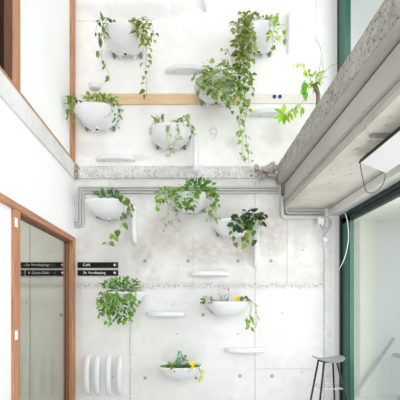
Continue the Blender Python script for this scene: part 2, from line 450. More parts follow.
# right upper floor: slab edge, beam, soffit
b = MB()
def roughbox(mb, x0, x1, y0, y1, z0, z1, ny, amp, seed):
    r = random.Random(seed); rings = []
    for i in range(ny + 1):
        y = y0 + (y1 - y0) * i / ny
        j = lambda: r.uniform(-amp, amp)
        pts = [(x0 + abs(j()) * .7, y, z0 + j() * .3), (x1, y, z0), (x1, y, z1), (x0 + 0.012 + abs(j()), y, z1 + j() * .3), (x0 + j() * .5, y, z1 - 0.03 + j() * .4), (x0 + j() * .5, y, (z0 + z1) / 2 + j())]
        rings.append(pts)
    mb.loft(rings)
roughbox(b, XE, XB + 0.02, YR, 0.0, ZR, ZT, 160, 0.006, 3)
struct(b.build('trim_slab_right', M['aggregate']), 'rough exposed aggregate edge of the upper right floor', 'slab edge')
b = MB().box((XB + 0.02, YR, ZR + 0.02), (XG - 0.02, 0, ZT)); struct(b.build('floor_upper', M['floor']), 'upper right floor carrying the potted plant', 'floor')
b = MB().box((XE + 0.012, YR, ZR - 0.006), (XB + 0.01, 0, ZR + 0.006)); struct(b.build('trim_slab_soffit', M['beamface']), 'smooth underside strip of the right slab edge', 'slab edge')
b = MB().box((XB, YR, ZB + 0.06), (XB + 0.09, 0, ZR - 0.032)); struct(b.build('beam_right', M['beamface']), 'concrete downstand beam face under the right slab edge', 'beam')
b = MB().box((XB + 0.012, YR, ZB), (XG + 0.02, 0, ZB + 0.07)); struct(b.build('ceiling_right', M['soffit']), 'bare stained concrete soffit beside the facade window', 'ceiling')
# broken stub of slab along the concrete wall
b = MB()
r = random.Random(8); rings = []
nx = 150
for i in range(nx + 1):
    xx = XL + 0.06 + (XE - XL - 0.06) * i / nx
    j = lambda a: r.uniform(-a, a)
    f = 0.05
    if i > nx - 16: f = 0.05 + 0.045 * (i - nx + 16) / 16 + j(0.02)
    rings.append([(xx, 0, ZS + 0.02), (xx, -f + 0.012 + j(.006), ZS + 0.02 + j(.01)), (xx, -f + j(.008), ZS + 0.07 + j(.02)), (xx, -f + j(.009), ZS + 0.13 + j(.02)), (xx, -f + 0.01 + j(.008), ZT - 0.012 + j(.012)), (xx, 0, ZT + 0.015 + j(.006))])
b.loft([q[::-1] for q in rings])
struct(b.build('trim_slab_back', M['stub']), 'rough broken concrete band across the back wall', 'slab edge')
b = MB(); r = random.Random(2)
for i in range(44):
    x0 = XE - 0.01 - abs(r.gauss(0, 0.16)); z0 = r.uniform(ZS, ZT - 0.03); s = r.uniform(0.015, 0.04)
    vs = []
    c = Vector((x0, -0.07 - r.uniform(0, .05), z0 + .015))
    for k in range(8):
        q = Vector(((k & 1) - .5, ((k >> 1) & 1) - .5, ((k >> 2) & 1) - .5)) * s * 1.7
        vs.append(c + q + Vector((r.uniform(-1, 1), r.uniform(-1, 1), r.uniform(-1, 1))) * s * .4)
    b.add(vs, [(0, 2, 3, 1), (4, 5, 7, 6), (0, 1, 5, 4), (1, 3, 7, 5), (3, 2, 6, 7), (2, 0, 4, 6)])
struct(b.build('trim_slab_corner', M['stump']), 'broken brownish concrete where the back band meets the right slab edge', 'slab edge')

# planks across the upper concrete wall
b = MB().box((X(86, D), -0.02, Z(105, D)), (X(240, D), 0, Z(94.5, D))); struct(b.build('trim_1', M['plank']), 'tan wooden plank strip across the upper wall', 'plank')
pp = MB().box((X(240, D), -0.018, Z(104, D)), (X(322, D), 0, Z(94.5, D))).build('trim_2', M['plankpale']); struct(pp, 'pale strip continuing the tan plank to the right', 'plank')
for px in (274, 279.5):
    c = P(px, 97.6, D)
    MB().tube([(c.x, -0.018, c.z), (c.x, -0.026, c.z)], 0.028, 14).build('plug', simple('navy_plug', (0.03, 0.03, 0.16), 0.4), pp)

# facade: ground storey
w2 = empty('window_2', (XG, -2, 0)); struct(w2, 'green steel framed facade window at ground level on the right', 'window')
L = loc_mb(w2)
zr0, zr1 = 2.73, 2.86
yst = -(D - 4.19)
L().box((XG - 0.02, YR, zr0 + 0.07), (XG + 0.06, -0.07, zr1)).build('head_rail', M['darkgreen'], w2)
L().box((XG + 0.0, YR, zr0), (XG + 0.06, -0.07, zr0 + 0.07)).build('sash_rail', M['darkgreen'], w2)
L().box((XG, yst, 0), (XG + 0.06, -0.10, zr0 + 0.07)).build('stile', M['green'], w2)
L().box((XG - 0.02, -0.10, 0), (XG + 0.06, -0.07, zr1)).build('gasket', M['black'], w2)
L().box((XG - 0.004, yst, 0), (XG + 0.0, yst + 0.02, zr0)).build('gasket', M['darkgreen'], w2)
L().box((XG, YR, 0), (XG + 0.06, yst, 0.10)).build('sill_rail', M['green'], w2)
L().box((XG + 0.026, YR, 0.10), (XG + 0.032, yst, zr0)).build('pane', M['facadeglass'], w2)
for yy in (-2.6, -4.9):
    L().box((XG, yy - 0.12, 0.1), (XG + 0.06, yy, zr0)).build('mullion', M['green'], w2)
b = MB().box((XG + 0.0, YR, zr1), (XG + 0.06, 0, ZS)); struct(b.build('wall_right', M['plaster']), 'strip of facade between the two right hand windows', 'wall')
b = MB().box((XG - 0.17, YR, ZB - 0.115), (XG - 0.005, -0.0, ZB - 0.014)); struct(b.build('trim_trunking', M['trunking']), 'grey white trunking along the ceiling above the facade window', 'trunking')
# corner uprights
b = MB().box((X(324, D), -0.035, 0), (X(330.5, D), 0, ZB)); struct(b.build('trim_column_rough', rough_mat('rough_column', (.72, .72, .71), (.30, .29, .28), (.82, .82, .81), 34, .6, .6, .60, .66)), 'rough grey concrete strip in the right corner', 'column')
b = MB().box((X(330.5, D), -0.05, 0), (X(337, D), 0, ZB - 0.085)); struct(b.build('trim_column_white', M['whitemetal']), 'white metal upright beside the facade frame', 'upright')
b = MB().box((X(337, D), -0.06, 0), (XG - 0.0, 0, ZB - 0.085)); struct(b.build('trim_column_grey', M['greymetal']), 'narrow grey upright against the green frame', 'upright')

# facade: upper storey
w3 = empty('window_3', (XG, -2, ZT)); struct(w3, 'green framed upper facade window above the right floor', 'window')
L = loc_mb(w3)
L().box((XG - 0.02, -0.22, ZT), (XG + 0.06, -0.035, 7)).build('stile', M['green'], w3)
L().box((XG - 0.025, -0.035, ZT), (XG + 0.06, 0.0, 7)).build('gasket', M['black'], w3)
L().box((XG, YR, ZT), (XG + 0.06, -0.22, ZT + 0.1)).build('sill_rail', M['green'], w3)
L().box((XG, YR, 6.9), (XG + 0.06, -0.22, 7.0)).build('head_rail', M['green'], w3)
L().box((XG + 0.026, YR, ZT + 0.1), (XG + 0.032, -0.22, 6.9)).build('pane', M['facadeglass'], w3)

# outside, seen through the facade glass
b = MB().box((XG + 0.06, YR, -0.12), (9, 0.9, 0)); struct(b.build('ground_outside', M['paving']), 'pale paving outside the facade window', 'ground')
b = MB().box((XG + 0.07, 0.6, 0), (9, 0.8, 7.2)); struct(b.build('wall_outside', M['outwall']), 'white rendered wall outside the facade window', 'wall')
b = MB().box((XG + 0.07, -1.0, 2.95), (9, 0.6, 3.35)); struct(b.build('ceiling_outside', M['outsoffit']), 'cream canopy above the paving outside', 'canopy')
b = MB().box((2.90, 0.47, 0), (3.18, 0.6, 2.95)); struct(b.build('column_outside', simple('greenish_render', (0.80, 0.83, 0.75), 0.85, var=0.02)), 'cream pilaster outside near the green frame', 'pilaster')

# ------------------------------------------------------------------ conduits
def arc(c, a0, a1, r, ax, n=6):
    out = []
    for i in range(n + 1):
        a = a0 + (a1 - a0) * i / n
        out.append(Vector(c) + Vector(ax[0]) * (math.cos(a) * r) + Vector(ax[1]) * (math.sin(a) * r))
    return out
def conduit(name, pts, r, mat, label, group=None):
    return tag(MB().tube(pts, r, 10).build(name, mat, smooth=True), label, 'conduit', group)
yc = -0.03
for i, (py, px, pend) in enumerate(((187.2, 77.6, 279.0), (189.8, 80.4, 279.0), (192.4, 83.2, 279.0))):
    z = Z(py, D - 0.03); x0 = X(px, D - 0.03); r = 0.045
    zb = Z(222 + i * 2.2, D - 0.03)
    pts = [(XL + 0.005, yc, zb - 0.03 * 0)]
    pts += arc((x0 - 0.035, yc, zb + 0.035), -math.pi / 2, 0, 0.035, ((1, 0, 0), (0, 0, 1)))
    pts += arc((x0 + r, yc, z - r), math.pi, math.pi / 2, r, ((1, 0, 0), (0, 0, 1)))
    pts += [(X(pend, D - 0.03), yc, z)]
    conduit('conduit', pts, 0.0135, M['conduitpaint'], ['topmost of three pale conduits under the broken concrete band', 'middle of three pale conduits under the broken concrete band', 'lowest of three pale conduits under the broken concrete band'][i], 'conduits under the concrete band')
# square trunking stepping down and across below the right soffit
for i, (xo, zo, rr) in enumerate(((0, 0, 0.030), (0.058, 0.058, 0.025))):
    xa = X(283.5, D - 0.04) - 0.02 + xo; zt = Z(197.5, D); zb = Z(217.0, D - 0.04) + zo
    pts = [(xa, -0.035, zt)] + arc((xa + 0.05, -0.035, zb + 0.05), math.pi, 1.5 * math.pi, 0.05, ((1, 0, 0), (0, 0, 1))) + [(X(323, D - 0.04), -0.035, zb)]
    conduit('conduit', pts, rr, M['conduit'] if i else M['conduitpaint'], ['pale conduit stepping down and along beneath the right soffit', 'darker conduit hugging the right soffit above the pale one'][i], 'conduits under the right soffit')
bx = MB().box((X(281, D), -0.09, Z(196, D)), (X(288, D), 0, Z(184, D))).build('conduit_box', simple('dark_box', (.20, .19, .18), .6), bevel=0.008)
tag(bx, 'dark junction box where conduits meet the beam corner', 'junction box')
# conduit clipped along the beam
pts = [(XB - 0.022, YR + 1, Z(100, 2.28) + 0.0), (XB - 0.022, -2.22, 3.06), (XB - 0.022, -0.03, 3.02)]
pts = [(XB - 0.014, -6.5, 3.08), (XB - 0.014, -0.03, 3.08)]
bc = tag(MB().tube(pts, 0.015, 10).build('beam_conduit', M['conduit'], smooth=True), 'long conduit clipped along the right beam running to the back wall', 'conduit')
for yy in (-0.5, -1.0, -1.55, -2.1, -2.6):
    MB().box((XB - 0.038, yy, 3.062), (XB, yy + 0.02, 3.098)).build('clip', M['greymetal'], bc)

# ------------------------------------------------------------------ washbasins
def ring(s, z, a=0.318, n=80, piv=(-0.17)):
    out = []
    for k in range(n):
        t = 2 * math.pi * k / n
        c, sn = math.cos(t), math.sin(t)
        ex = 2 / 2.5 if sn < 0 else 2 / 2.9
        x = a * math.copysign(abs(c) ** ex, c)
        y = (0.225 if sn < 0 else 0.245) * math.copysign(abs(sn) ** ex, sn) - 0.20
        y = min(y, -0.004)
        out.append((x * s, piv + (y - piv) * s, z))
    return out
def make_basin():
    root = empty('basin_planter', (0, 0, 0))
    prof = [(0.02, -.205), (0.16, -.204), (.30, -.199), (.43, -.186), (.56, -.165), (.68, -.137), (.78, -.106), (.87, -.074), (.935, -.046), (.965, -.032), (.985, -.024), (1.0, -.013), (1.0, -.002), (.992, .005), (.975, .008), (.945, .004), (.92, -.015), (.87, -.055), (.76, -.10), (.55, -.135), (.3, -.15), (.02, -.152)]
    m = MB(); m.loft([ring(s, z) for s, z in prof])
    m.build('bowl', M['porcelain'], root, smooth=True)
    # back plate and lugs against the wall
    m = MB()
    for (xa, xb) in ((-0.15, -0.065), (0.065, 0.15)):
        rings = []
        for (z, w, dp) in ((-.03, 1.0, .10), (-.11, 1.0, .09), (-.15, .8, .06), (-.175, .5, .03)):
            c = (xa + xb) / 2; hw = (xb - xa) / 2 * w
            rings.append([(c - hw, 0, z), (c - hw, -dp * .7, z), (c - hw * .5, -dp, z), (c + hw * .5, -dp, z), (c + hw, -dp * .7, z), (c + hw, 0, z)])
        m.loft([q for q in rings])
    m.box((-0.2, -0.05, -0.11), (0.2, 0, -0.02))
    m.build('wall_plate', M['porcelain'], root, smooth=False, bevel=0.006)
    for sx in (-1, 1):
        q = MB()
        c = sx * 0.205
        for (y_, ra, rb) in ((0, .022, .040), ):
            q.loft([[(c + math.cos(2 * math.pi * k / 18) * ra * f_, -yy_, -.118 + math.sin(2 * math.pi * k / 18) * rb * f_) for k in range(18)] for yy_, f_ in ((0, 1), (.03, 1), (.042, .85), (.046, .5))])
        q.tube([(c, -.03, -.11), (c * .86, -.07, -.085)], 0.012, 8)
        q.build('bracket', M['bracket'], root, smooth=True)
    q = MB(); q.loft([[(math.cos(2 * math.pi * k / 20) * r_, -.17 + math.sin(2 * math.pi * k / 20) * r_, z) for k in range(20)] for r_, z in ((.034, -.195), (.032, -.222), (.028, -.226), (.02, -.226), (.018, -.215))], cap0=True, cap1=False)
    dr_ = q.build('drain', M['porcelain'], root, smooth=True)
    q = MB(); q.tube([(0, -.17, -.227), (0, -.17, -.212)], 0.0205, 16); q.build('drain_hole', M['hole'], dr_)
    m = MB(); m.loft([ring(.90, -.022), ring(.5, -.014), ring(.02, -.010)], cap0=True)
    m.build('potting_soil', M['soil'], root, smooth=True)
    return root
DR = 4.06  # distance to front rim
basins = [  # centre px, rim py, label
    (123.5, 21, 'white porcelain basin highest on the left, thin vines hanging at both sides'),
    (94.5, 101.5, 'white porcelain basin against the left timber post with short bright green growth'),
    (170, 122, 'white porcelain basin just above the concrete band, sparse variegated plant'),
    (217, 73, 'white porcelain basin mostly hidden by variegated leaves across the tan plank'),
    (261, 19, 'white porcelain basin at the top right between thick ivy and a vertical porcelain shelf'),
    (106.2, 198, 'white porcelain basin under the conduits in the left corner, one heart-leaved vine'),
    (190, 191, 'white porcelain basin below the middle of the concrete band with bushy plant'),
    (234.5, 218, 'white porcelain basin with dark round leaves beside a vertical porcelain shelf'),
    (228, 302, 'white porcelain basin at eye level holding one yellow flower above its right half'),
    (180, 369, 'white porcelain basin lowest on the wall, soil and yellow flower seen from above'),
    (122, 292, 'white porcelain basin below the black signs, overgrown by a dense green plant'),
]
proto = make_basin()
BAS = []
for i, (px, py, lab) in enumerate(basins):
    o = proto if i == 0 else copy_tree(proto)
    o.location = (X(px, 4.2), -0.002, Z(py, DR) - 0.0)
    tag(o, lab, 'basin', 'white porcelain basins used as planters')
    BAS.append(Vector(o.location))

# ------------------------------------------------------------------ porcelain shelves
def shelf_mesh():
    """D-shaped shelf, back edge on the wall; built lying flat"""
    m = MB(); n = 26; L2, dep = 0.30, 0.125
    def outline(k, zz):
        out = []
        for i in range(n + 1):
            t = -1 + 2 * i / n
            x = t * L2 * k
            y = -0.03 - (dep - 0.03) * (1 - abs(t) ** 2.6) ** 0.75
            if abs(t) > 0.999: y = -0.02
            out.append((x, min(-0.001, y * (1 if k == 1 else k)), zz))
        out += [(L2 * k * 0.985, -0.001, zz), (-L2 * k * 0.985, -0.001, zz)]
        return out
    m.loft([outline(.92, -.036), outline(.97, -.031), outline(.995, -.020), outline(1, -.005), outline(1, .012), outline(.99, .022), outline(.965, .028), outline(.93, .030)])
    return m
sm = shelf_mesh()
def shelf_proto():
    root = empty('porcelain_shelf', (0, 0, 0))
    s_ = sm.build('slab', M['porcelain'], root, smooth=True)
    for sx in (-.17, .17):
        MB().tube([(sx, -0.045, -.0350), (sx, -0.045, -.0375)], 0.010, 12).build('fixing_hole', M['bracket'], root)
    return root
sp = shelf_proto()
shelves = [
    (210, 273.5, 0, 'long white porcelain shelf just above the rough horizontal concrete joint'),
    (165.5, 314, 0, 'white porcelain shelf right of the overgrown basin below the signs'),
    (246, 350, 0, 'lowest white porcelain shelf, right of the bottom basin'),
    (185, 68.5, 0, 'white porcelain shelf high on the wall above the tan plank, fixing holes visible from below'),
    (115, 157.5, 0, 'white porcelain shelf standing just above the concrete band on the left'),
    (271, 112, 0, 'white porcelain shelf below the pale plank, behind the hanging lime leaves'),
    (87.5, 376, 1, 'leftmost of four upright porcelain shelves beside the timber door'),
    (97.5, 376, 1, 'second from left of four upright porcelain shelves beside the timber door'),
    (109, 376, 1, 'third from left of four upright porcelain shelves beside the timber door'),
    (120, 376, 1, 'rightmost of four upright porcelain shelves beside the timber door'),
    (134.5, 224, 1, 'upright porcelain shelf right of the basin in the left corner'),
    (256.5, 247, 1, 'upright porcelain shelf beside the dark round-leaved plant'),
    (290, 30, 1, 'upright porcelain shelf at the top right of the wall'),
    (195.8, 152, 1, 'upright porcelain shelf crossing the concrete band beside the variegated basin'),
    (205.5, -13, 1, 'upright porcelain shelf cut off by the top of the view'),
]
for i, (px, py, vert, lab) in enumerate(shelves):
    o = sp if i == 0 else copy_tree(sp)
    dd = 4.43
    yoff = -0.002
    if vert and px in (195.8,): yoff = -0.06; dd = 4.37
    o.location = (X(px, dd), yoff, Z(py, dd))
    if vert: o.rotation_euler = (0, math.radians(90), 0)
    tag(o, lab, 'shelf', 'white porcelain shelves on the concrete wall')

# small porcelain dish between the two left basins
c = P(95, 86, D - .05)
m = MB(); m.loft([[(math.cos(2 * math.pi * k / 28) * .095 * q, -.055 + math.sin(2 * math.pi * k / 28) * .052 * q, z) for k in range(28)] for q, z in ((.6, -.05), (.8, -.045), (.95, -.02), (1, .02), (.96, .028), (.9, .02), (.8, -.02), (.3, -.03))])
ds = m.build('porcelain_dish', M['porcelain'], smooth=True); ds.location = (c.x, -.002, c.z)
tag(ds, 'small pale porcelain dish on the wall between the two upper left basins', 'dish')

# ------------------------------------------------------------------ signs
def text_obj(s, size, mat, parent, loc, name='lettering', depth=0.001):
    cu = bpy.data.curves.new(name, 'FONT'); cu.body = s; cu.size = size; cu.extrude = depth; cu.space_character = 1.12
    cu.align_y = 'CENTER'
    t = bpy.data.objects.new(name, cu); COL.objects.link(t)
    dg = bpy.context.evaluated_depsgraph_get()
    me = bpy.data.meshes.new_from_object(t.evaluated_get(dg))
    bpy.data.objects.remove(t)
    o = bpy.data.objects.new(name, me); COL.objects.link(o)
    me.materials.clear(); me.materials.append(mat)
    o.parent = parent; o.location = loc; o.rotation_euler = (math.pi / 2, 0, 0)
    return o
def arrow_obj(ang, s, parent, loc):
    pts = [(-1, 0), (0.05, 0.95), (0.05 + .32, .68), (-.12, .22), (1, .22), (1, -.22), (-.12, -.22), (.37, -.68), (.05, -.95)]
    ca, sa = math.cos(ang), math.sin(ang)
    vs = []
    for yy in (0, -0.002):
        for (u, w) in pts: vs.append(((u * ca - w * sa) * s, yy, (u * sa + w * ca) * s))
    n = len(pts)
    m = MB(); m.add(vs, [tuple(range(n, 2 * n)), tuple(range(n - 1, -1, -1))] + [(i, (i + 1) % n, n + (i + 1) % n, n + i) for i in range(n)])
    return m.build('arrow', M['lettering'], parent, loc=loc)
def sign(x0, x1, y0, y1, text, tpx, ang, label, apx=None):
    c = P((x0 + x1) / 2, (y0 + y1) / 2, D - 0.02)
    w = (x1 - x0) * (D - .02) / F / 2; h = (y1 - y0) * (D - .02) / F / 2
    o = MB().box((-w, -0.0, -h), (w, -0.02, h)).build('direction_sign', M['sign'], bevel=0.003)
    o.location = (c.x, -0.001, c.z)
    tag(o, label, 'sign', 'black direction signs')
    if text: text_obj(text, h * 1.28, M['lettering'], o, (X(tpx, D - .02) - c.x, -0.0215, 0.0))
    if ang is not None: arrow_obj(ang, h * 0.55, o, (X(apx if apx else x1 - 3.2, D - .02) - c.x, -0.0205, 0))
    return o
sign(77.5, 118, 262.2, 267.8, 'Café', 83, 0, 'black sign reading Café with left arrow, upper one beside the door frame')
sign(77.5, 118, 270, 275.6, '2e Verdieping', 83, -math.pi / 4, 'black sign reading 2e Verdieping with diagonal arrow, under the Café sign')
sign(19, 65.5, 262.2, 267.8, '2e Verdieping', 26, -math.pi / 4, 'black sign reading Verdieping seen through the door glass, upper row')
sign(25.5, 65.5, 270, 275.6, 'A-Cruz-Café', 28, math.pi, 'black sign reading Café seen through the door glass, lower row')
sign(8, 24, 270, 275.6, None, 0, -math.pi / 4, 'short end of a black sign behind the near door stile', apx=20)

# faded painted numerals
for (s, px, py, sz, lab) in (('9', 208.5, 135, 0.30, 'faint grey numeral 9 painted on the upper wall'), ('4', 229, 143, 0.20, 'faint grey numeral 4 painted on the upper wall behind the hanging ivy')):
    o = text_obj(s, sz, M['numeral'], None, (X(px, D), -0.002, Z(py, D)), 'painted_numeral', 0.0005)
    tag(o, lab, 'numeral')

# ------------------------------------------------------------------ plants
LEAF = {
    'heart': [(0, .10), (.06, .62), (.22, .98), (.45, .88), (.72, .48), (1, 0)],
    'oval': [(0, .08), (.12, .5), (.32, .92), (.55, .95), (.8, .55), (1, 0)],
    'lance': [(0, .08), (.2, .7), (.45, 1), (.7, .75), (.88, .35), (1, 0)],
    'round': [(0, .2), (.08, .7), (.28, 1), (.6, 1), (.86, .62), (1, .05)],
}
def add_leaf(mb, pos, dirv, nrm, length, width, kind, col, droop=0.3, fold=0.18):
    d = Vector(dirv).normalized(); n = Vector(nrm); n = n - d * n.dot(d)
    if n.length < 1e-4: n = d.orthogonal()
    n.normalize(); s = d.cross(n)
    pr = LEAF[kind]; vs = []; fs = []
    for (u, w) in pr:
        c = Vector(pos) + d * (u * length) - n * (droop * u * u * length)
        hw = w * width / 2
        vs += [c - s * hw + n * (fold * hw), c, c + s * hw + n * (fold * hw)]
    for i in range(len(pr) - 1):
        a = i * 3
        fs += [(a, a + 1, a + 4, a + 3), (a + 1, a + 2, a + 5, a + 4)]
    mb.cur = col; mb.add(vs, fs)
def jit(r, col, v=0.36, yel=0.30):
    k = 1.0 * r.uniform(1 - v, 1 + v); y = r.uniform(-0.2, 1) * yel
    return (min(1, col[0] * k * (1 + y)), min(1, col[1] * k * (1 + 0.35 * y)), min(1, col[2] * k * (1 - 0.4 * y)))
def rv(r, a=1): return Vector((r.uniform(-a, a), r.uniform(-a, a), r.uniform(-a, a)))
def smooth_path(pts, n=5):
    out = []
    for i in range(len(pts) - 1):
        p0 = pts[max(i - 1, 0)]; p1 = pts[i]; p2 = pts[i + 1]; p3 = pts[min(i + 2, len(pts) - 1)]
        for k in range(n):
            t = k / n
            out.append(0.5 * ((2 * p1) + (p2 - p0) * t + (2 * p0 - 5 * p1 + 4 * p2 - p3) * t * t + (3 * p1 - p0 - 3 * p2 + p3) * t ** 3))
    out.append(pts[-1]); return out

class Plant:
    def __init__(s, name, bi, label, group, seed, mat='leaf', root=None):
        s.r = random.Random(seed)
        s.base = root if root is not None else BAS[bi] + Vector((0, -0.2, -0.018))
        s.o = empty(name, s.base, label, 'plant', group)
        s.fol = MB(); s.mat = mat
        s.stalks = []
    def loc(s, mb): mb.v = [(v[0] - s.base.x, v[1] - s.base.y, v[2] - s.base.z) for v in mb.v]; return mb
    def leaf(s, pos, d, nrm, ln, kind, col, wr=0.75, droop=0.3):
        add_leaf(s.fol, pos, d, nrm, ln, ln * wr, kind, jit(s.r, col), droop)
    def vine(s, pts, n, size, kind, col, wr=0.8, spread=0.04, rad=0.0035, start=0.0, mat='stem', sizes=None):
        """trailing stem through points (px, py, distance), leaves on short petioles"""
        r = s.r
        w = smooth_path([P(*q) for q in pts]) if not isinstance(pts[0], Vector) else smooth_path(pts)
        m = MB(); m.tube(w, rad, 5, rad * .6)
        for i in range(n):
            t = start + (1 - start) * (i + r.uniform(.1, .9)) / n
            k = min(int(t * (len(w) - 1)), len(w) - 2)
            p = w[k].lerp(w[k + 1], t * (len(w) - 1) - k)
            side = Vector((r.uniform(-1, 1), r.uniform(-1, .25), r.uniform(-.5, .6))).normalized()
            tip = p + side * spread * r.uniform(.4, 1.1)
            m.tube([p, (p + tip) / 2 + Vector((0, 0, .006)), tip], rad * .5, 4)
            d = side * .6 + Vector((0, -.15, -.9)) + rv(r, .35)
            nm = Vector((r.uniform(-.5, .5), -1, .5)) + rv(r, .35)
            s.leaf(tip, d, nm, size * r.uniform(.65, 1.2), kind, col, wr)
        s.loc(m).build('vine', M[mat], s.o, smooth=True)
    def bush(s, cx, cy, rx, ry, d0, d1, n, size, kind, col, wr=.6, up=.5, stems=.3, droop=.35, origin=None):
        """leaves through an ellipsoid volume, stalks running back to the soil"""
        r = s.r
        org = s.base if origin is None else origin
        for i in range(n):
            while True:
                a, b_, c_ = r.uniform(-1, 1), r.uniform(-1, 1), r.uniform(-1, 1)
                if a * a + b_ * b_ + c_ * c_ < 1: break
            d = (d0 + d1) / 2 + (d1 - d0) / 2 * c_
            p = P(cx + a * rx, cy - b_ * ry, d)
            out = Vector((a, c_ * .7 - .25, b_ * .5 + up)) + rv(r, .45)
            nm = Vector((0, -.7, .8)) + rv(r, .55)
            if r.random() < stems:
                q = Vector((org.x + (p.x - org.x) * .45 + r.uniform(-.03, .03), org.y + (p.y - org.y) * .3, org.z))
                s.stalks.append(([q, q.lerp(p, .5) + Vector((0, 0, .02)), p], .002))
            s.leaf(p, out, nm, size * r.uniform(.6, 1.2), kind, col, wr, droop)
    def flower(s, px, py, d, rad):
        r = s.r; c = P(px, py, d); m = MB(); ax = Vector((.1, -.8, .6)).normalized(); u = ax.orthogonal().normalized(); v = ax.cross(u)
        for ringi, (k, rr, lift) in enumerate(((9, 1, .1), (7, .7, .45), (5, .42, .8))):
            for i in range(k):
                a = 2 * math.pi * (i + ringi * .4) / k
                dv = u * math.cos(a) + v * math.sin(a)
                add_leaf(m, c + ax * .004 * ringi, dv + ax * lift, ax - dv * .4, rad * rr, rad * rr * .8, 'round', (1, 1, 1), -.15)
        s.loc(m).build('flower', M['petal'], s.o, smooth=True)
        s.stalks.append(([Vector((c.x, s.base.y, s.base.z)), c], .003))
    def done(s):
        if len(s.stalks) <= 14:
            for (q, r_) in s.stalks: s.loc(MB().tube(q, r_, 4)).build('stem', M['stem'], s.o, smooth=True)
        else:
            m = MB()
            for (q, r_) in s.stalks: m.tube(q, r_, 4)
            s.loc(m).build('stem', M['stem'], s.o, smooth=True)
        s.loc(s.fol).build('foliage', M[s.mat], s.o, smooth=True, tint=True)
        return s.o

DK = (0.060, 0.150, 0.030); MD = (0.115, 0.27, 0.045); BR = (0.20, 0.42, 0.06); LM = (0.40, 0.60, 0.07); OL = (0.24, 0.30, 0.05); TEAL = (0.07, 0.36, 0.17); PALE = (0.42, 0.52, 0.26)
PG = 'plants growing in the wall basins'
# 1 highest left
p = Plant('trailing_pothos', 0, 'sparse pothos with thin vines hanging both sides of the highest left basin', PG, 1)
p.vine([(118, 23, 4.2), (108, 19, 4.08), (102, 30, 4.05), (102, 50, 4.06), (102, 62, 4.1), (108, 71, 4.15), (110, 82, 4.15)], 13, .085, 'heart', OL, .7, .05)
p.vine([(112, 23, 4.2), (104, 17, 4.1), (98, 22, 4.08), (95, 36, 4.1)], 5, .075, 'oval', DK, .5, .05)
p.vine([(112, 23, 4.2), (106, 26, 4.06), (105, 38, 4.04), (113, 38, 4.04)], 4, .085, 'oval', OL, .45, .04)
p.vine([(128, 23, 4.2), (134, 20, 4.08), (143, 24, 4.04), (147, 36, 4.06), (146, 58, 4.1), (146, 74, 4.15), (147, 96, 4.15)], 24, .085, 'heart', (.24, .34, .05), .75, .05)
p.vine([(130, 23, 4.2), (136, 25, 4.06), (143, 34, 4.04), (145, 47, 4.05)], 13, .095, 'heart', (.27, .36, .05), .7, .06)
p.bush(142, 32, 8, 15, 4.02, 4.14, 18, .095, 'heart', (.25, .34, .04), .7, -.3, 0)
p.bush(101, 30, 4, 14, 4.04, 4.12, 7, .095, 'oval', (.14, .20, .05), .55, -.5, 0)
p.vine([(130, 23, 4.2), (146, 17, 4.1), (153, 28, 4.1), (154, 42, 4.12)], 8, .075, 'heart', OL, .6, .035)
p.done()
# 2 against left post
p = Plant('trailing_fern', 1, 'bright green creeping plant spilling over the basin at the left timber post', PG, 2)
p.bush(97, 99, 20, 5, 4.05, 4.3, 86, .06, 'oval', BR, .65, .4)
p.bush(70, 104, 4, 9, 4.1, 4.25, 24, .06, 'oval', BR, .65, 0)
p.vine([(78, 101, 4.15), (71, 97, 4.1), (69, 107, 4.1), (71, 120, 4.1)], 20, .06, 'oval', MD, .7, .035)
p.vine([(110, 100, 4.2), (114, 100, 4.08), (118, 110, 4.08), (116, 128, 4.12)], 20, .055, 'oval', MD, .5, .035)
p.vine([(110, 100, 4.2), (117, 102, 4.1), (121, 111, 4.12), (119, 122, 4.14)], 14, .05, 'oval', OL, .5, .035)
p.vine([(108, 100, 4.2), (112, 106, 4.05), (108, 117, 4.08)], 10, .035, 'oval', PALE, .5, .03)
p.done()
# 3 variegated above band
p = Plant('variegated_ivy', 2, 'sparse variegated ivy in the basin just above the concrete band', PG, 3, 'leafvar')
p.bush(160, 119, 8, 4, 4.1, 4.3, 12, .07, 'heart', OL, .6, .9, 1)
p.bush(183, 121, 8, 6, 4.05, 4.25, 18, .08, 'oval', MD, .5, .1)
p.vine([(180, 120, 4.2), (187, 117, 4.08), (190, 128, 4.06), (192, 136, 4.1)], 12, .09, 'oval', MD, .45, .04)
p.vine([(176, 121, 4.2), (177, 126, 4.05), (179, 138, 4.04), (175, 142, 4.05), (172, 150, 4.07), (169, 158, 4.1)], 16, .07, 'oval', PALE, .6, .05)
p.vine([(172, 121, 4.2), (170, 126, 4.05), (166, 140, 4.04)], 8, .07, 'heart', PALE, .7, .05)
p.vine([(160, 120, 4.2), (153, 122, 4.1), (149, 134, 4.1)], 5, .055, 'oval', OL, .6, .02)
p.done()
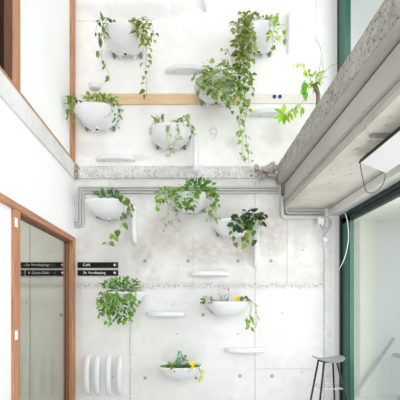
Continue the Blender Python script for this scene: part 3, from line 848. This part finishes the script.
# 4 big variegated mass over the plank
p = Plant('variegated_ivy', 3, 'large variegated ivy covering its basin in front of the tan plank', PG, 4, 'leafvar')
p.bush(217, 75, 17, 15, 3.98, 4.3, 40, .085, 'heart', (.30, .40, .07), .8, .1)
p.bush(217, 80, 16, 16, 3.98, 4.25, 34, .08, 'heart', (.12, .25, .04), .75, -.1)
p.bush(217, 80, 17, 16, 3.98, 4.15, 44, .075, 'heart', (.46, .60, .22), .75, -.1)
p.bush(216, 84, 16, 13, 3.92, 4.04, 40, .07, 'heart', (.47, .60, .20), .75, -.2, 0)
p.bush(216, 82, 16, 13, 3.92, 4.04, 22, .085, 'heart', (.18, .33, .04), .75, -.2, 0)
p.bush(216, 88, 17, 9, 3.98, 4.12, 24, .08, 'heart', (.16, .33, .06), .75, -.3)
for q in ([(205, 73, 4.1), (200, 78, 4.04), (199, 92, 4.06)], [(213, 73, 4.1), (211, 80, 4.0), (212, 98, 4.03)], [(225, 73, 4.1), (226, 82, 4.0), (224, 104, 4.05)]):
    p.vine(q, 16, .08, 'heart', (.24, .38, .10), .75, .05)
p.vine([(205, 72, 4.15), (197, 74, 4.08), (195, 82, 4.08)], 7, .08, 'oval', OL, .5, .04)
p.done()
# 5 thick ivy, top right
p = Plant('cascading_ivy', 4, 'long thick ivy cascading from the top right basin past the plank', PG, 5)
IV = (.20, .31, .055)
p.bush(243, 27, 10, 13, 3.98, 4.3, 50, .085, 'heart', (.27, .35, .05), .8, 0)
p.bush(242, 44, 10, 30, 3.98, 4.25, 60, .08, 'heart', (.44, .54, .26), .75, 0, 0)
p.bush(241, 52, 10, 17, 3.98, 4.2, 50, .085, 'heart', IV, .8, -.2, 0)
p.bush(240, 70, 10, 26, 3.98, 4.2, 44, .08, 'heart', (.10, .21, .03), .75, -.3, 0)
p.bush(240, 78, 11, 18, 3.98, 4.2, 46, .08, 'heart', (.22, .38, .05), .75, -.3, 0)
p.bush(237, 95, 10, 8, 4.0, 4.2, 20, .075, 'heart', BR, .75, -.3, 0)
for q in ([(252, 21, 4.2), (246, 14, 4.1), (238, 30, 4.02), (236, 60, 4.02), (234, 95, 4.06)], [(252, 21, 4.2), (246, 18, 4.06), (244, 50, 4.0), (244, 90, 4.04), (246, 112, 4.1)], [(252, 21, 4.2), (252, 16, 4.08), (252, 40, 4.04), (248, 70, 4.04), (250, 92, 4.1)]):
    p.vine(q, 24, .085, 'heart', IV, .8, .06)
p.vine([(240, 84, 4.04), (244, 106, 4.08), (239, 122, 4.1), (243, 140, 4.12), (241, 160, 4.12)], 24, .075, 'heart', BR, .75, .05)
p.vine([(242, 84, 4.04), (247, 110, 4.1), (244, 126, 4.12), (247, 145, 4.14), (249, 163, 4.14)], 18, .055, 'oval', PALE, .5, .05)
p.vine([(232, 84, 4.06), (227, 102, 4.08), (232, 112, 4.1)], 7, .08, 'heart', MD, .6, .04)
p.vine([(234, 64, 4.06), (228, 52, 4.04), (222, 50, 4.06)], 5, .06, 'oval', OL, .6, .03)
p.vine([(264, 20, 4.2), (270, 17, 4.08), (275, 24, 4.06), (272, 38, 4.05), (273, 50, 4.06)], 15, .085, 'heart', (.24, .40, .06), .6, .05)
p.vine([(266, 20, 4.2), (276, 17, 4.1), (281, 28, 4.08), (285, 38, 4.1)], 10, .085, 'heart', LM, .65, .05)
p.vine([(262, 20, 4.2), (269, 17, 4.06), (270, 32, 4.04), (277, 40, 4.05)], 8, .08, 'heart', LM, .65, .05)
p.vine([(258, 20, 4.2), (259, 17, 4.06), (264, 17, 4.05)], 3, .04, 'oval', OL, .6, .02)
p.done()
# 6 left corner
p = Plant('trailing_pothos', 5, 'pothos with one heart-leaved vine trailing from the left corner basin', PG, 6)
p.bush(108, 194, 13, 4, 4.06, 4.3, 43, .075, 'oval', (.075, .22, .06), .6, .3)
p.bush(106, 196, 8, 2.5, 4.05, 4.15, 16, .06, 'oval', (.16, .35, .20), .7, .2)
p.vine([(116, 197, 4.2), (122, 197, 4.06), (124, 212, 4.04), (120, 228, 4.06), (113, 238, 4.08), (106, 246, 4.1)], 12, .10, 'heart', (.20, .34, .045), .85, .03)
p.vine([(116, 197, 4.2), (126, 198, 4.1), (131, 206, 4.12), (130, 214, 4.15)], 14, .07, 'oval', (.16, .28, .08), .6, .04)
p.done()
# 7 centre bush
p = Plant('leafy_creeper', 6, 'bushy creeper overflowing the basin below the middle of the concrete band', PG, 7)
p.bush(196, 187, 17, 7, 4.0, 4.3, 93, .075, 'oval', (.13, .33, .05), .6, .35)
p.bush(186, 195, 12, 9, 3.98, 4.12, 50, .085, 'heart', (.20, .40, .06), .75, -.1, .1)
p.bush(163, 195, 5, 9, 4.05, 4.25, 33, .065, 'oval', BR, .6, -.3, 0)
p.bush(186, 205, 9, 4, 4.0, 4.1, 20, .07, 'heart', MD, .7, -.3, 0)
p.vine([(176, 191, 4.2), (166, 186, 4.08), (160, 196, 4.06), (159, 210, 4.1)], 18, .065, 'oval', BR, .6, .05)
p.vine([(176, 191, 4.2), (170, 194, 4.05), (173, 206, 4.04), (178, 216, 4.06), (170, 222, 4.08), (164, 230, 4.1)], 16, .05, 'oval', OL, .35, .04)
p.vine([(176, 191, 4.2), (168, 198, 4.06), (168, 212, 4.06), (163, 221, 4.1)], 10, .05, 'oval', PALE, .4, .04)
p.vine([(204, 191, 4.2), (213, 189, 4.08), (216, 198, 4.08), (215, 206, 4.12)], 18, .07, 'oval', MD, .6, .04)
p.vine([(206, 191, 4.2), (214, 194, 4.1), (213, 212, 4.06), (215, 222, 4.05)], 22, .065, 'oval', (.26, .38, .12), .6, .06)
p.vine([(206, 191, 4.2), (212, 195, 4.1), (209, 208, 4.08), (208, 218, 4.07)], 14, .06, 'oval', (.26, .38, .12), .6, .05)
p.done()
# 8 dark round leaves
p = Plant('dark_leaf_pothos', 7, 'dark green round-leaved plant hanging from the basin beside an upright shelf', PG, 8)
p.bush(247, 216, 13, 6, 4.0, 4.25, 43, .095, 'round', (.045, .115, .03), .8, 0)
p.bush(241, 225, 9, 6, 3.99, 4.1, 18, .095, 'round', (.05, .13, .03), .8, -.3, .1)
p.bush(255, 219, 8, 6, 4.0, 4.15, 22, .06, 'oval', (.45, .55, .42), .7, -.1)
p.vine([(246, 218, 4.2), (247, 224, 4.03), (245, 234, 4.03), (246, 246, 4.05)], 9, .10, 'heart', (.20, .30, .05), .75, .04)
p.vine([(240, 218, 4.2), (236, 222, 4.04), (233, 234, 4.05), (233, 246, 4.08)], 6, .08, 'heart', (.12, .22, .05), .7, .04)
p.vine([(252, 218, 4.2), (261, 214, 4.08), (263, 224, 4.08)], 9, .085, 'round', (.075, .12, .04), .6, .04)
p.vine([(252, 218, 4.2), (257, 222, 4.06), (257, 242, 4.1)], 6, .085, 'round', (.08, .20, .05), .7, .04)
p.done()
# 9 eye level, flower
p = Plant('flowering_plant', 8, 'small plant with one yellow flower and thin vines in the eye level basin', PG, 9)
p.bush(208, 299, 7, 4, 4.06, 4.25, 24, .055, 'oval', (.15, .27, .06), .6, .3)
p.bush(245, 300, 4, 2.5, 4.06, 4.2, 14, .055, 'oval', (.12, .25, .05), .7, .3)
p.bush(225, 297, 9, 4, 4.1, 4.3, 14, .045, 'oval', PALE, .4, .5, 1)
p.vine([(228, 301, 4.2), (229, 292, 4.2), (227, 285, 4.25)], 6, .04, 'oval', (.3, .3, .2), .4, .03, mat='stembrown')
p.vine([(245, 301, 4.2), (250, 302, 4.06), (250, 314, 4.04), (244, 321, 4.04)], 4, .10, 'lance', (.18, .34, .05), .4, .02, start=.7)
p.vine([(245, 301, 4.2), (252, 302, 4.07), (250, 318, 4.06), (250, 328, 4.06)], 4, .08, 'lance', (.27, .42, .07), .5, .02, start=.6)
p.vine([(245, 301, 4.2), (254, 303, 4.08), (257, 316, 4.08), (256, 328, 4.08)], 9, .045, 'oval', PALE, .5, .025)
p.flower(237.5, 298.5, 4.1, .048)
p.done()
# 10 lowest
p = Plant('flowering_plant', 9, 'leafy plant with a teal green top and yellow flower in the lowest basin', PG, 10)
p.bush(177, 367, 12, 5, 4.05, 4.3, 50, .06, 'lance', (.10, .29, .05), .4, .5)
p.bush(181, 360, 5, 8, 4.1, 4.25, 43, .042, 'oval', TEAL, .6, .5)
p.bush(171, 366, 4, 4, 4.05, 4.2, 16, .06, 'lance', (.22, .42, .07), .4, .5)
p.bush(190, 368, 5, 3, 4.06, 4.2, 16, .05, 'lance', (.16, .3, .06), .4, .5)
p.vine([(192, 369, 4.2), (197, 365, 4.1), (200, 371, 4.05), (202, 378, 4.05)], 6, .08, 'lance', (.42, .55, .10), .45, .03)
p.flower(192.5, 364, 4.12, .042)
p.done()
# 11 dense one below the signs
p = Plant('dense_creeper', 10, 'dense green plant swallowing its basin below the black signs', PG, 11)
p.bush(122, 286, 19, 7, 4.0, 4.3, 120, .07, 'lance', (.085, .28, .04), .45, .35)
p.bush(122, 284, 17, 6, 4.0, 4.2, 30, .065, 'lance', (.22, .45, .06), .45, .35)
p.bush(107, 304, 9, 11, 4.02, 4.2, 60, .06, 'oval', (.05, .16, .025), .6, -.2, .05)
p.bush(108, 304, 10, 11, 4.0, 4.15, 40, .06, 'oval', (.26, .42, .06), .6, -.2, .05)
p.bush(121, 312, 12, 9, 4.0, 4.15, 52, .06, 'oval', (.065, .20, .03), .6, -.3, .05)
p.bush(131, 301, 7, 9, 4.0, 4.15, 34, .06, 'oval', (.20, .40, .08), .6, -.2, .05)
p.bush(117, 299, 12, 7, 3.98, 4.1, 26, .06, 'oval', (.50, .58, .38), .5, -.1, .05)
for q in ([(112, 292, 4.2), (104, 292, 4.06), (101, 302, 4.05), (102, 314, 4.08)], [(120, 292, 4.2), (118, 296, 4.02), (116, 310, 4.02), (120, 322, 4.05)], [(128, 292, 4.2), (132, 294, 4.04), (133, 306, 4.04), (128, 322, 4.06)], [(116, 292, 4.2), (110, 296, 4.02), (107, 312, 4.04), (110, 322, 4.06)]):
    p.vine(q, 22, .07, 'oval', (.15, .36, .06), .6, .05)
p.bush(137, 289, 5, 5, 4.05, 4.2, 14, .06, 'oval', (.62, .58, .22), .6, .2)
p.done()

# lime plant standing on the right upper floor behind the slab edge
pot_d = 4.12
base = Vector((1.76, pot_d - D, ZT))
p = Plant('lime_leaf_plant', 0, 'lime leaved potted plant with bare trunk at the edge of the right upper floor', None, 12, root=base)
m = MB(); m.loft([[(base.x + math.cos(2 * math.pi * k / 24) * q, base.y + math.sin(2 * math.pi * k / 24) * q, ZT + z) for k in range(24)] for q, z in ((.075, 0), (.10, .16), (.105, .17), (.095, .17), (.09, .14))])
p.loc(m).build('pot', M['porcelain'], p.o, smooth=False)
tr = smooth_path([base + Vector((0, 0, .12)), P(318, 100, pot_d), P(316.5, 90, pot_d), P(314.5, 84, pot_d)])
m = MB(); m.tube(tr, .024, 10, .03); p.loc(m).build('trunk', M['bark'], p.o, smooth=True)
LG = (.34, .54, .05)
p.bush(313, 80, 9, 8, 3.98, 4.25, 34, .10, 'lance', LG, .45, .1, .6, origin=P(315, 86, pot_d))
p.bush(303, 85, 3, 8, 4.0, 4.1, 4, .14, 'lance', (.14, .42, .06), .5, -.6, 0)
p.vine([P(314, 85, pot_d), P(308, 78, 4.08), P(304, 68, 4.06), P(297, 63, 4.06)], 9, .085, 'lance', (.55, .66, .16), .45, .04, start=.5)
p.vine([P(314, 86, pot_d), P(308, 92, 4.06), P(302, 103, 4.06), P(296, 108, 4.06), P(286, 113, 4.06)], 12, .10, 'lance', (.36, .58, .06), .5, .05, start=.55)
for a in (-2.7, -2.1, -1.5, -.9, 2.6, 1.5):
    c = P(283.5, 114, 4.05)
    add_leaf(p.fol, c, (math.cos(a), -.15, math.sin(a)), (0, -1, .25), .15, .062, 'lance', jit(p.r, (.28, .58, .05)), .2)
for q in ([P(316, 84, pot_d), P(320, 66, 4.12), P(321, 50, 4.12), P(314, 36, 4.12)], [P(317, 84, pot_d), P(323, 76, 4.12), P(322, 58, 4.14)], [P(317, 84, pot_d), P(328, 68, 4.12), P(338, 63, 4.12)]):
    m = MB(); m.tube(smooth_path(q), .0035, 5, .002); p.loc(m).build('twig', M['bark'], p.o, smooth=True)
p.done()

# ------------------------------------------------------------------ bar stool
SD = 4.05
sc_ = Vector((X(328, SD), SD - D, 0))
st = empty('bar_stool', sc_, 'tall bar stool with curved grey seat on thin black legs', 'stool')
zs = Z(359.5, SD)
m = MB(); rings = []
nu = 22
for i in range(nu + 1):
    u = -1 + 2 * i / nu
    x_ = u * .205; lift = .045 * abs(u) ** 2.4; hd = .17 * (1 - abs(u) ** 3.2) ** .5 + .012; th = .016 * (1 - .45 * u * u)
    ringp = []
    for k in range(16):
        a = 2 * math.pi * k / 16
        ringp.append((x_, math.cos(a) * hd, zs + lift + math.sin(a) * th - .01 * (1 - abs(u))))
    rings.append(ringp)
m.loft(rings); m.build('seat', M['seat'], st, smooth=True)
tops = {}
legs = []
for sx in (-1, 1):
    for sy in (-1, 1):
        a = Vector((sx * (.085 if sy < 0 else .065), sy * .07, zs - .02)); e = Vector((sx * (.225 if sy < 0 else .19), sy * .19, 0))
        if sy > 0: a.x = sx * .10
        legs.append((a, e))
        MB().tube([a, e], .0125, 10).build('leg', M['blackmetal'], st, smooth=True)
zf = 0.42
pts = []
for (a, e) in (legs[0], legs[2], legs[3], legs[1]):
    t = (a.z - zf) / (a.z - e.z); pts.append(a.lerp(e, t))
for i in range(4):
    MB().tube([pts[i], pts[(i + 1) % 4]], .006, 8).build('footrest_bar', M['wire'], st, smooth=True)
MB().box((-.10, -.09, zs - .03), (.10, .09, zs - .018)).build('seat_plate', M['blackmetal'], st)

# ------------------------------------------------------------------ hanging panel under soffit
d0 = 2.87
cl = P(360, 163, d0); cr = P(386, 173, d0)
hp = empty('ceiling_panel', (cl.x, cl.y, cl.z), 'white flat panel hanging tilted below the soffit beside the facade window', 'panel')
ax = (cr - cl); wv = ax.length; ax.normalize(); nn = Vector((ax.z, 0, -ax.x))   # downward normal
if nn.z > 0: nn = -nn
def slabpts(off0, off1, e0, e1, y0, y1):
    vs = []
    for yy in (y0, y1):
        for (k, o_) in ((e0, off0), (e1, off0), (e1, off1), (e0, off1)):
            q = ax * k - nn * o_; vs.append((q.x, yy, q.z))
    return vs, [(0, 1, 2, 3), (7, 6, 5, 4), (0, 4, 5, 1), (1, 5, 6, 2), (2, 6, 7, 3), (3, 7, 4, 0)]
m = MB(); m.add(*slabpts(0, .03, 0, wv, 0, -1.1)); m.build('panel_face', M['panel'], hp, bevel=.003)
m = MB(); m.add(*slabpts(-.004, .034, -.012, 0, .004, -1.1)); m.build('edge_strip', M['black'], hp)
for yy in (-.04, -.75):
    q = ax * (wv * .9); MB().tube([(q.x, yy, q.z + .02), (q.x + .03, yy, ZB - cl.z)], .007, 8).build('bracket', M['bracket'], hp, smooth=True)
    MB().tube([(.04, yy, .02), (.04, yy, ZB - cl.z)], .005, 8).build('bracket', M['bracket'], hp, smooth=True)
cb = smooth_path([P(360, 163, 2.86), P(361.5, 172, 2.86), P(364, 184, 2.86), P(367, 192, 2.87), P(374, 192.5, 2.9), P(380, 188, 2.92), P(384, 182, 2.92), P(385.5, 174, 2.88)])
tag(MB().tube(cb, .0045, 6).build('power_cable', M['cableblack'], smooth=True), 'dark cable looping under the tilted white ceiling panel', 'cable')
# small rail fixed to the soffit
a = P(357, 139, 2.52); a.z = ZB
fr = tag(MB().box((1.56, a.y - .02, ZB - .022), (1.75, a.y + .02, ZB)).build('mounting_rail', M['bracket']), 'short dark metal rail fixed to the soffit above the panel', 'rail')
MB().tube([(1.60, a.y, ZB - .02), (1.60, a.y, ZB - .10)], .003, 6).build('hook_wire', M['wire'], fr)

# ------------------------------------------------------------------ corner electrics
def jbox(px, py, w, h, label):
    c = P(px, py, D - .06)
    o = MB().box((-w / 2, -.03, -h / 2), (w / 2, .03, h / 2)).build('junction_box', M['whitemetal'], bevel=.006)
    o.location = (c.x, -.066, c.z); tag(o, label, 'junction box')
    MB().box((-w * .4, -.034, -h * .4), (w * .4, -.03, h * .4)).build('cover', M['whitemetal'], o)
    return o
jbox(320.5, 221, .085, .12, 'white junction box below the soffit at the right corner')
jbox(324.5, 240, .055, .06, 'small white junction box lower on the rough corner strip')
def cable(pts, r, mat, label):
    tag(MB().tube(smooth_path([P(*q) for q in pts]), r, 6).build('cable', M[mat], smooth=True), label, 'cable')
cable([(321, 218, 4.38), (325, 216, 4.36), (330, 219, 4.35), (331, 225, 4.35), (327, 231, 4.37), (323.5, 237, 4.4)], .008, 'conduit', 'grey cable curling from the upper corner junction box')
cable([(320, 224, 4.36), (323, 229, 4.33), (328, 227, 4.32), (329.5, 219, 4.32)], .008, 'conduit', 'second grey cable coiled beside the upper corner junction box')
cable([(324.5, 242, 4.41), (325, 250, 4.4), (328, 258, 4.4), (331, 259, 4.42)], .006, 'cablewhite', 'white cable dropping from the small corner junction box')
cable([(345, 213, 4.15), (347.5, 222, 4.15), (348.5, 238, 4.15), (346, 253, 4.2), (342, 264, 4.25), (338, 270, 4.35), (335.5, 264, 4.4)], .006, 'cablewhite', 'white cable hanging in a loop across the green frame')

# ------------------------------------------------------------------ handrail outside
a = P(353, 397, 4.9); e = P(394, 338, 4.9)
hr = tag(MB().tube([a, e], .024, 8).build('handrail', M['rail'], smooth=True), 'sloping grey handrail outside the facade window', 'handrail')

# pale bistro table outside, cut off by the right edge of the view
tb = empty('outdoor_table', (3.55, .25, 0), 'pale round table outside the facade glass at the right edge', 'table')
MB().tube([(0, 0, .70), (0, 0, .725)], .22, 32).build('tabletop', M['rail'], tb)
MB().tube([(0, 0, .02), (0, 0, .70)], .022, 12).build('leg', M['rail'], tb, smooth=True)
MB().tube([(0, 0, 0), (0, 0, .02)], .16, 24).build('foot', M['rail'], tb)
